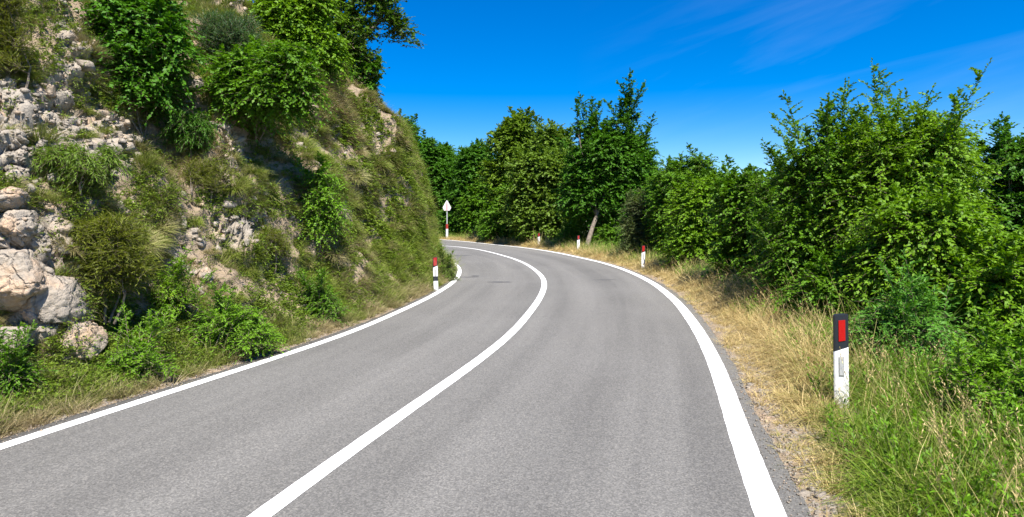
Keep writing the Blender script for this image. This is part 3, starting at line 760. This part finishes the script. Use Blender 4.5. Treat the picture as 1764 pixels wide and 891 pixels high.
bank_shrub('grass_bush', 'trailing green wiry clump below the nodular rock face', (140, 320), (60, 215, 235, 320), 10, M_OLIVE, 212, K(BROOM, n=130, L=0.10, W=0.012, droop=0.7, upb=0.3))
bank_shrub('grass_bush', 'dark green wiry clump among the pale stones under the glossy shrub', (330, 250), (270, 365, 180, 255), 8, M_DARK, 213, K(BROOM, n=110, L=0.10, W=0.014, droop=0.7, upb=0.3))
bank_shrub('broom_shrub', 'small olive broom at the middle of the stony slope', (350, 330), (315, 400, 270, 330), 6, M_BROOM, 214, BROOM)
bank_shrub('leafy_shrub', 'small round green shrub beside the white post inside the bend', (768, 484), (752, 786, 440, 486), 6, M_OLIVE, 215, K(BN, n=80, L=0.06, W=0.022))
bank_shrub('leafy_shrub', 'mid green sprig bush low on the slope below the hazel', (545, 545), (505, 590, 480, 555), 8, M_ELM, 216, K(BN, n=60, L=0.055, W=0.022, ln=0.4))
bank_shrub('herb_clump', 'dark weedy clump at the verge under the flat slab', (15, 690), (-40, 60, 600, 700), 8, M_ELM, 217, K(BN, n=75, L=0.055, W=0.018, ln=0.34))
bank_shrub('broom_shrub', 'pale dry looking broom on the slope between stones and the hazel', (470, 440), (430, 505, 390, 445), 6, M_BROOM, 218, BROOM)
bank_shrub('herb_clump', 'fresh green clump between the broom bush and the vivid roadside clump', (285, 530), (240, 335, 470, 540), 7, M_ELM2, 219, K(BN, n=65, L=0.055, W=0.02, ln=0.34))
bank_shrub('yellow_shrub', 'yellow green sprays hanging from the bank edge below the road sign', (742, 385), (722, 762, 330, 390), 5, M_YELLOW, 220, K(BN, n=16, L=0.10, W=0.05))

# ------------------------------------------------------------------ boulders at the foot of the bank
def boulder(label, px, py, w, h, dep, seed, sink=0.35, tilt=(0, 0, 0), cuts=7):
    import bmesh
    f_ = hit(px, py); rng = np.random.default_rng(seed)
    W, Hh = w / F * f_[1], h / F * f_[1]
    bm = bmesh.new(); bmesh.ops.create_icosphere(bm, subdivisions=5, radius=1.0)
    P = np.array([v.co[:] for v in bm.verts])
    for _ in range(cuts):
        n = nrm(rng.normal(0, 1, 3)); d0 = rng.uniform(0.55, 0.82); d = P @ n
        P = P - np.where(d > d0, (d - d0) * 0.92, 0)[:, None] * n
    P = P * (1 + 0.16 * fbm(P * 1.6 + seed, 4, seed))[:, None]
    vd1, vd2, _ = voronoi(P * 2.2 + seed * 3.1, seed)
    P = P * (1 - 0.10 * sstep(0.16, 0.0, vd2 - vd1))[:, None]
    P = P * (1 + 0.05 * fbm(P * 7 + seed, 3, seed + 5))[:, None]
    P = P * V(W / 2, dep / 2, Hh / 2)
    for v, q in zip(bm.verts, P): v.co = q
    me = bpy.data.meshes.new('boulder'); bm.to_mesh(me); bm.free(); me.materials.append(M_ROCK)
    me.polygons.foreach_set('use_smooth', np.ones(len(me.polygons), bool))
    o = link('boulder', me, None, tuple(f_ + V(-0.0, -dep * (0.5 - sink), 0)))
    o.rotation_euler = tuple(rad(a) for a in tilt)
    return tag(o, label, 'boulder', 'limestone boulders at the foot of the bank')
boulder('broad pale boulder with stepped face, largest of the outcrop', 45, 480, 130, 105, 0.9, 301, tilt=(0, 8, 10))
boulder('overhanging grey boulder wedged above the split boulder', 110, 520, 76, 105, 0.7, 302, tilt=(0, -8, -10))
boulder('split boulder standing lowest beside the vivid green clump', 154, 585, 62, 72, 0.6, 303, tilt=(0, -14, 0))
boulder('flat pinkish slab lying under the overhanging boulder', 30, 580, 110, 52, 0.8, 304, tilt=(5, 6, 0), cuts=9)
boulder('knobbly tan block at the head of the outcrop', 45, 395, 70, 70, 0.6, 305, tilt=(0, 12, 0))
boulder('small rounded stone resting in the cleft between larger boulders', 75, 415, 38, 34, 0.3, 306)
boulder('wedge of pale stone jutting from the soil above the outcrop', 20, 345, 60, 40, 0.5, 307, tilt=(0, -30, 0))
boulder('little grey stone between the slab and the overhanging boulder', 72, 540, 44, 36, 0.35, 308)

# ------------------------------------------------------------------ grass
def scatter(mask_w, n, rng):
    """random points on the terrain sheet with weights per vertex (area weighting included)"""
    Gd = Pt.reshape(ny, nx, 3)
    du = np.gradient(Gd, axis=1); dv = np.gradient(Gd, axis=0)
    ar = np.linalg.norm(np.cross(du, dv), axis=-1).ravel()
    w = ar * mask_w; w = w / w.sum()
    i = rng.choice(len(w), n, p=w)
    a, b = rng.uniform(-0.5, 0.5, (2, n, 1))
    P = Pt[i] + du.reshape(-1, 3)[i] * a + dv.reshape(-1, 3)[i] * b
    return P, i
Ncur = normals(Pt.reshape(ny, nx, 3)).reshape(-1, 3)
inview = (Y > 2.2) & (pxx > -250) & (pxx < 2050) & (pyy > -200) & (pyy < 1150)
dens = 1.0 / np.maximum(Y, 4) ** 1.05
rng = np.random.default_rng(77)
def clumps(lf, rng, P, Nm, per, rad, length, width, dry, r, up=0.5, out=0.75, bend=(0.2, 1.2)):
    """grass tufts: per blades fanning out of each point"""
    n = len(P); S = rng.lognormal(0, 0.35, n)
    a = rng.uniform(0, 2 * np.pi, (n, per)); q = np.sqrt(rng.uniform(0, 1, (n, per)))
    U = nrm(np.cross(Nm, V(0.2, 0.9, 0.1))); W_ = np.cross(Nm, U)
    rv = U[:, None] * (np.cos(a) * q)[..., None] + W_[:, None] * (np.sin(a) * q)[..., None]
    B = P[:, None] + rv * (rad * S)[:, None, None] - Nm[:, None] * 0.015
    D = Nm[:, None] * (1 - up) + V(0, 0, up) + rv * out + rng.normal(0, 0.22, (n, per, 3))
    L = (length * S)[:, None] * rng.uniform(0.5, 1.15, (n, per)) * (1.1 - 0.35 * q)
    rr = np.clip(r[:, None] * 0.6 + rng.uniform(0, 0.4, (n, per)), 0, 1)
    dd = np.clip(dry[:, None] + rng.normal(0, 0.14, (n, per)), 0, 1)
    lf.blade(B.reshape(-1, 3), D.reshape(-1, 3), L.ravel(), np.repeat(width, per), rng.uniform(*bend, n * per), rr.ravel(), dd.ravel())
# outer verge: dry straw by the asphalt, greener towards the bushes
lf = Leaves()
wv = inview * RIGHT * sstep(-0.04, 0.10, DR) * (1 - 0.97 * (((X - 3.13) / 0.15) ** 2 + ((Y - 5.66) / 0.27) ** 2 < 1)) * sstep(4.2, 2.4, DR) * dens * (Y < 62)
patchn = fbm(np.stack([X * 0.9, Y * 0.9, 0 * X], 1), 3, 81)
wv = wv * (0.25 + sstep(-0.3, 0.2, patchn * 0.6 + (DR - 0.08) * 1.2))
def verge_look(P, drr):
    yy = P[:, 1]
    gold = sstep(5.2, 8.0, yy + 0.8 * fbm(P * 0.9, 2, 82))
    lim = 0.40 + gold * (1.12 - 0.55 * sstep(14, 24, yy))
    dry = sstep(lim + 0.35, lim - 0.25, drr + 0.6 * fbm(P * 1.3, 3, 83)) * 0.95 - 0.08 + 0.18 * gold + 0.42 * fbm(P * 2.6, 3, 87)
    hh = (0.09 + 0.15 * sstep(0.15, 0.7, drr) + 0.10 * sstep(0.9, 1.5, drr) + gold * 0.20 * sstep(0.4, 1.0, drr)) * (1 + 0.5 * fbm(P * 1.6, 2, 85))
    return dry, hh, sstep(8, 30, yy)
P, i = scatter(wv, 130000, rng)
dry, hh, far = verge_look(P, DR[i])
D = V(0, 0, 1) + rng.normal(0, 0.6, (len(P), 3)) * V(1, 1, 0.3)
lf.blade(P - V(0, 0, 0.02), D, hh * rng.uniform(0.4, 1.2, len(P)), 0.0068 + 0.012 * far, rng.uniform(0.1, 2.4, len(P)), rng.uniform(0, 1, len(P)), np.clip(dry + rng.normal(0, 0.2, len(P)), 0, 1))
P, i = scatter(wv, 5200, rng)
dry, hh, far = verge_look(P, DR[i])
clumps(lf, rng, P, nrm(Ncur[i] + V(0, 0, 1)), 46, 0.045 + 0.03 * far, hh * 1.3, 0.0070 + 0.011 * far, dry + rng.normal(0, 0.15, len(P)), rng.uniform(0, 1, len(P)), out=0.65, bend=(0.1, 1.9))
# tall pale seed stalks
P, i = scatter(inview * RIGHT * sstep(0.5, 1.0, DR) * sstep(2.6, 1.6, DR) * dens * (Y < 40) * (1 - 0.45 * sstep(6.5, 5, Y)), 2600, rng)
D = V(0, 0, 1) + rng.normal(0, 0.35, (len(P), 3)) * V(1, 1, 0)
lf.blade(P, D, rng.uniform(0.30, 0.68, len(P)), 0.004 + 0.006 * sstep(8, 25, P[:, 1]), rng.uniform(0.0, 0.5, len(P)), rng.uniform(0.2, 1, len(P)), np.clip(rng.normal(0.85, 0.15, len(P)), 0, 1))
st = P[::2]; sd = nrm(D[::2]); hl = rng.uniform(0.30, 0.6, len(st))       # seed heads on their own stalks
lf.blade(st, sd, hl, 0.004, 0.0, rng.uniform(0.3, 1, len(st)), 0.9)
for k in range(9):
    q_ = st + sd * (hl * (0.78 + 0.03 * k))[:, None]
    lf.leaf(q_, sd + rng.normal(0, 0.45, st.shape), rng.normal(0, 1, st.shape), 0.028, 0.008, rng.uniform(0.3, 1, len(st)), dry=0.95)
tag(link('verge_grass', lf.mesh('verge_grass', [M_GRASS, M_GRASS])), 'dry straw and green grass along the outer verge', 'grass', kind='stuff')
# leafy weeds in the outer verge
lf = Leaves()
P, i = scatter(inview * RIGHT * (1 - 0.98 * (((X - 3.12) / 0.24) ** 2 + ((Y - 5.55) / 0.42) ** 2 < 1)) * sstep(0.45, 1.1, DR + 0.25 * sstep(7, 5, Y)) * sstep(4.2, 2.4, DR) * dens * (Y < 40) * (1 - 0.6 * sstep(5.5, 8, Y) * sstep(1.4, 0.9, DR)) * (0.08 + sstep(-0.05, 0.2, patchn + 0.12 * sstep(8, 5, Y) + 0.1 * sstep(1.2, 2, DR))), 19000, rng)
D = V(0, 0, 1) + rng.normal(0, 0.35, (len(P), 3)) * V(1, 1, 0.2)
big = 1 + 1.2 * sstep(8, 25, P[:, 1])
for sel in range(2):
    m = np.arange(len(P)) % 2 == sel
    lf.shoots(rng, P[m], D[m], rng.uniform(0.18, 0.5, m.sum()), 12, 0.062, 0.016 if sel else 0.030, 0.15, 1.0, 0.6, 0.002)
tag(link('verge_weeds', lf.mesh('verge_weeds', [M_HERB, TWIG])), 'leafy green weeds between the verge grass and the bushes', 'weeds', kind='stuff')
# bank: turf, hanging grass and low herbs between the stones
lf = Leaves()
wb = inview * LEFT * sstep(0.03, 0.3, DL) * sstep(13, 8, DL) * dens * (1 + 1.3 * sstep(10, 19, Y)) * (Y < 36) * (1 - 0.84 * rock)
tus = fbm(Pt * 2.0, 4, 91)
wb = wb * (0.16 + sstep(-0.16, 0.10, tus + 0.3 * sstep(1.0, 0.5, DL)) + 1.6 * sstep(0.02, 0.12, DL) * sstep(0.7, 0.35, DL))
def bank_look(P, dl):
    dry = 0.40 + 1.25 * fbm(P * 0.9, 3, 93) + 0.4 * sstep(0.35, 0.05, dl) - 0.22 * sstep(0.3, 0.6, dl) * sstep(1.6, 1.0, dl)
    hh = 0.115 * (1 + 0.7 * fbm(P * 2.0, 2, 98)) * (1 + 0.35 * sstep(1.2, 0.6, dl)) * (0.6 + 0.4 * sstep(0.05, 0.4, dl))
    return dry, hh, sstep(7, 25, P[:, 1])
P, i = scatter(wb, 95000, rng)
Nb = Ncur[i]
dry, hh, far = bank_look(P, DL[i])
D = Nb * 0.55 + V(0, 0, 0.55) + rng.normal(0, 0.45, (len(P), 3))
lf.blade(P - Nb * 0.02, D, hh * rng.uniform(0.3, 1.2, len(P)), 0.0055 + 0.011 * far, rng.uniform(0.2, 1.1, len(P)), rng.uniform(0, 1, len(P)), np.clip(dry + 0.15 + rng.normal(0, 0.2, len(P)), 0, 1))
P, i = scatter(wb * (0.16 + sstep(-0.12, 0.10, tus) + 0.8 * sstep(0.6, 0.3, DL)), 38000, rng)
dry, hh, far = bank_look(P, DL[i])
clumps(lf, rng, P, Ncur[i], 56, 0.050 + 0.045 * far, hh * (1.2 + 0.5 * far), 0.006 + 0.012 * far, dry + rng.normal(0, 0.25, len(P)), rng.uniform(0, 1, len(P)), out=0.62, bend=(0.1, 0.9))
tag(link('bank_grass', lf.mesh('bank_grass', [M_BGRASS, M_BGRASS])), 'mixed green and dry grass over the rocky bank', 'grass', kind='stuff')
lf = Leaves()
wh = inview * LEFT * sstep(0.2, 0.5, DL) * sstep(10, 6, DL) * dens * (Y < 34) * (1 - 0.95 * rock) * (0.14 + sstep(-0.03, 0.16, fbm(Pt * 1.9 + 9, 3, 95) + 0.12 * sstep(1.5, 0.8, DL)) + 0.9 * sstep(1.5, 0.8, DL) * sstep(11, 8, Y))
P, i = scatter(wh, 52000, rng)
Nb = Ncur[i]
D = Nb * 0.7 + V(0, 0, 0.5) + rng.normal(0, 0.35, (len(P), 3))
fr_ = 1 + 0.9 * sstep(8, 24, P[:, 1])
for lo_, hi_ in ((0, 10), (10, 15), (15, 40)):
    m = (P[:, 1] >= lo_) & (P[:, 1] < hi_); f_ = fr_[m].mean()
    lf.shoots(rng, P[m], D[m], rng.uniform(0.10, 0.30, m.sum()), 10, 0.045 * f_, 0.020 * f_, 0.45, 0.9, 0.6, 0.002)
tag(link('bank_weeds', lf.mesh('bank_weeds', [M_BWEED, TWIG])), 'low leafy weeds scattered over the rocky bank', 'weeds', kind='stuff')
# tussocks one can tell apart on the slope
protos = []
for s in range(6):
    r_ = np.random.default_rng(500 + s); lf = Leaves(); n = 800
    a = r_.uniform(0, 2 * np.pi, n); rr = np.sqrt(r_.uniform(0, 1, n)) * 0.10
    P = np.stack([np.cos(a) * rr, np.sin(a) * rr, 0 * a - 0.03], 1)
    D = np.stack([np.cos(a) * rr * 7, np.sin(a) * rr * 7, 0.75 + 0 * a], 1) + r_.normal(0, 0.22, (n, 3))
    lf.blade(P, D, r_.uniform(0.09, 0.21, n), 0.006, r_.uniform(0.2, 1.0, n), r_.uniform(0, 1, n), np.clip(r_.normal((0.1, 0.25, 0.15, 0.5, 0.05, 0.75)[s], 0.2, n), 0, 1))
    protos.append(lf.mesh('grass_tussock', [M_BGRASS, M_BGRASS]))
P, i = scatter(inview * LEFT * sstep(0.5, 0.9, DL) * sstep(8, 5, DL) * (1.0 / np.maximum(Y, 5)) * (Y < 30) * (1 - 0.9 * rock) * (pxx > -20) * (pyy > 60), 280, rng)
kept = []
for q, j in zip(P, i):
    if any(np.linalg.norm(q - k) < 0.28 for k in kept): continue
    kept.append(q)
    o = link('grass_tussock', protos[len(kept) % 6], None, tuple(q))
    nn_ = Ncur[j] * 0.6 + V(0, 0, 0.7)
    import mathutils
    qt = mathutils.Vector((0, 0, 1)).rotation_difference(mathutils.Vector(tuple(nrm(nn_))))
    o.rotation_euler = (qt @ mathutils.Euler((0, 0, rng.uniform(0, 6.28))).to_quaternion()).to_euler()
    s = rng.uniform(0.7, 1.5) * (1 + 0.35 * sstep(8, 20, q[1])); o.scale = (s, s, s * rng.uniform(0.8, 1.15))
    tag(o, 'grass tussock, one of the many rooted on the steep rocky bank', 'grass tussock', 'grass tussocks on the bank')
# gravel along both road edges
lf_v, lf_q, cnt = [], [], 0
P, i = scatter(inview * ((RIGHT * (DR < 0.7) * sstep(0.7, 0.1, DR)) + (LEFT * (DL < 0.5) * sstep(0.5, 0.05, DL)) + 0.25 * rock * LEFT) * (1 / np.maximum(Y, 3) ** 1.6) * (Y < 30), 9000, rng)
cube = np.array([(-1, -1, -1), (1, -1, -1), (1, 1, -1), (-1, 1, -1), (-1, -1, 1), (1, -1, 1), (1, 1, 1), (-1, 1, 1)], float) * 0.58
n = len(P); sz_ = (rng.lognormal(-4.6, 0.5, n))[:, None, None] * np.where(rock[i] > 0.3, 2.2, 1.0)[:, None, None]
v = (cube[None] + rng.normal(0, 0.22, (n, 8, 3))) * sz_
an = rng.uniform(0, 6.28, n); v = np.stack([v[..., 0] * np.cos(an)[:, None] - v[..., 1] * np.sin(an)[:, None], v[..., 0] * np.sin(an)[:, None] + v[..., 1] * np.cos(an)[:, None], v[..., 2] * 0.75], -1) + P[:, None]
fq = np.array([(3, 2, 1, 0), (4, 5, 6, 7), (0, 1, 5, 4), (1, 2, 6, 5), (2, 3, 7, 6), (3, 0, 4, 7)])
q = (np.arange(n)[:, None, None] * 8 + fq).reshape(-1, 4)
tag(link('gravel', mesh_np('gravel', v.reshape(-1, 3), q, [M_ROCK])), 'loose pale gravel along the road edges', 'gravel', kind='stuff')
import bmesh
bm = bmesh.new(); bmesh.ops.create_icosphere(bm, subdivisions=2, radius=1.0)
ico = np.array([v.co[:] for v in bm.verts]); icf = np.array([[v.index for v in f.verts] for f in bm.faces]); bm.free()
stn = fbm(Pt * 1.4 + 5, 3, 121)
P, i = scatter(inview * LEFT * sstep(0.6, 0.9, DL) * sstep(8, 5, DL) * (1 / np.maximum(Y, 5) ** 1.2) * (Y < 30) * (0.15 + 1.5 * sstep(0.02, 0.2, stn) + 0.6 * rock), 1300, rng)
n = len(P)
shp = np.empty((n, len(ico), 3))
for k in range(n):
    q = ico.copy()
    for _ in range(7):
        nv = nrm(rng.normal(0, 1, 3)); d = q @ nv; c0 = rng.uniform(0.30, 0.62)
        q = q - np.where(d > c0, d - c0, 0)[:, None] * nv
    shp[k] = (q * rng.uniform(0.7, 1.3, 3) + rng.normal(0, 0.03, q.shape)) * (np.clip(rng.lognormal(-2.95, 0.5), 0.02, 0.17))
v = shp + P[:, None] + (Ncur[i] * 0.012)[:, None]
tr = (np.arange(n)[:, None, None] * len(ico) + icf).reshape(-1, 3)
tag(link('rubble', mesh_np('rubble', v.reshape(-1, 3), None, [M_ROCK], tris=tr)), 'pale broken stones showing through the grass of the bank', 'rubble', kind='stuff')
sp = []
for E_, sgn in ((ER, -1), (EL, 1)):
    m = (E_[:, 1] > 3) & (E_[:, 1] < 22); e = E_[m]
    T_ = nrm(np.gradient(e, axis=0)); N_ = np.stack([-T_[:, 1], T_[:, 0]], 1) * sgn
    k = rng.choice(len(e), 1100, p=(1 / e[:, 1]) / (1 / e[:, 1]).sum())
    off = 0.06 - np.abs(rng.normal(0, 0.10, len(k)))
    sp.append(e[k] + T_[k] * rng.uniform(-0.15, 0.15, (len(k), 1)) + N_[k] * off[:, None])
sp = np.concatenate(sp); n = len(sp)
v = (cube[None] + rng.normal(0, 0.22, (n, 8, 3))) * np.clip(rng.lognormal(-5.2, 0.4, n), 0, 0.011)[:, None, None] + np.concatenate([sp, np.full((n, 1), 0.006)], 1)[:, None]
tag(link('grit', mesh_np('grit', v.reshape(-1, 3), (np.arange(n)[:, None, None] * 8 + fq).reshape(-1, 4), [M_ROCK])), 'small grit spilled over the asphalt edges', 'gravel', kind='stuff')
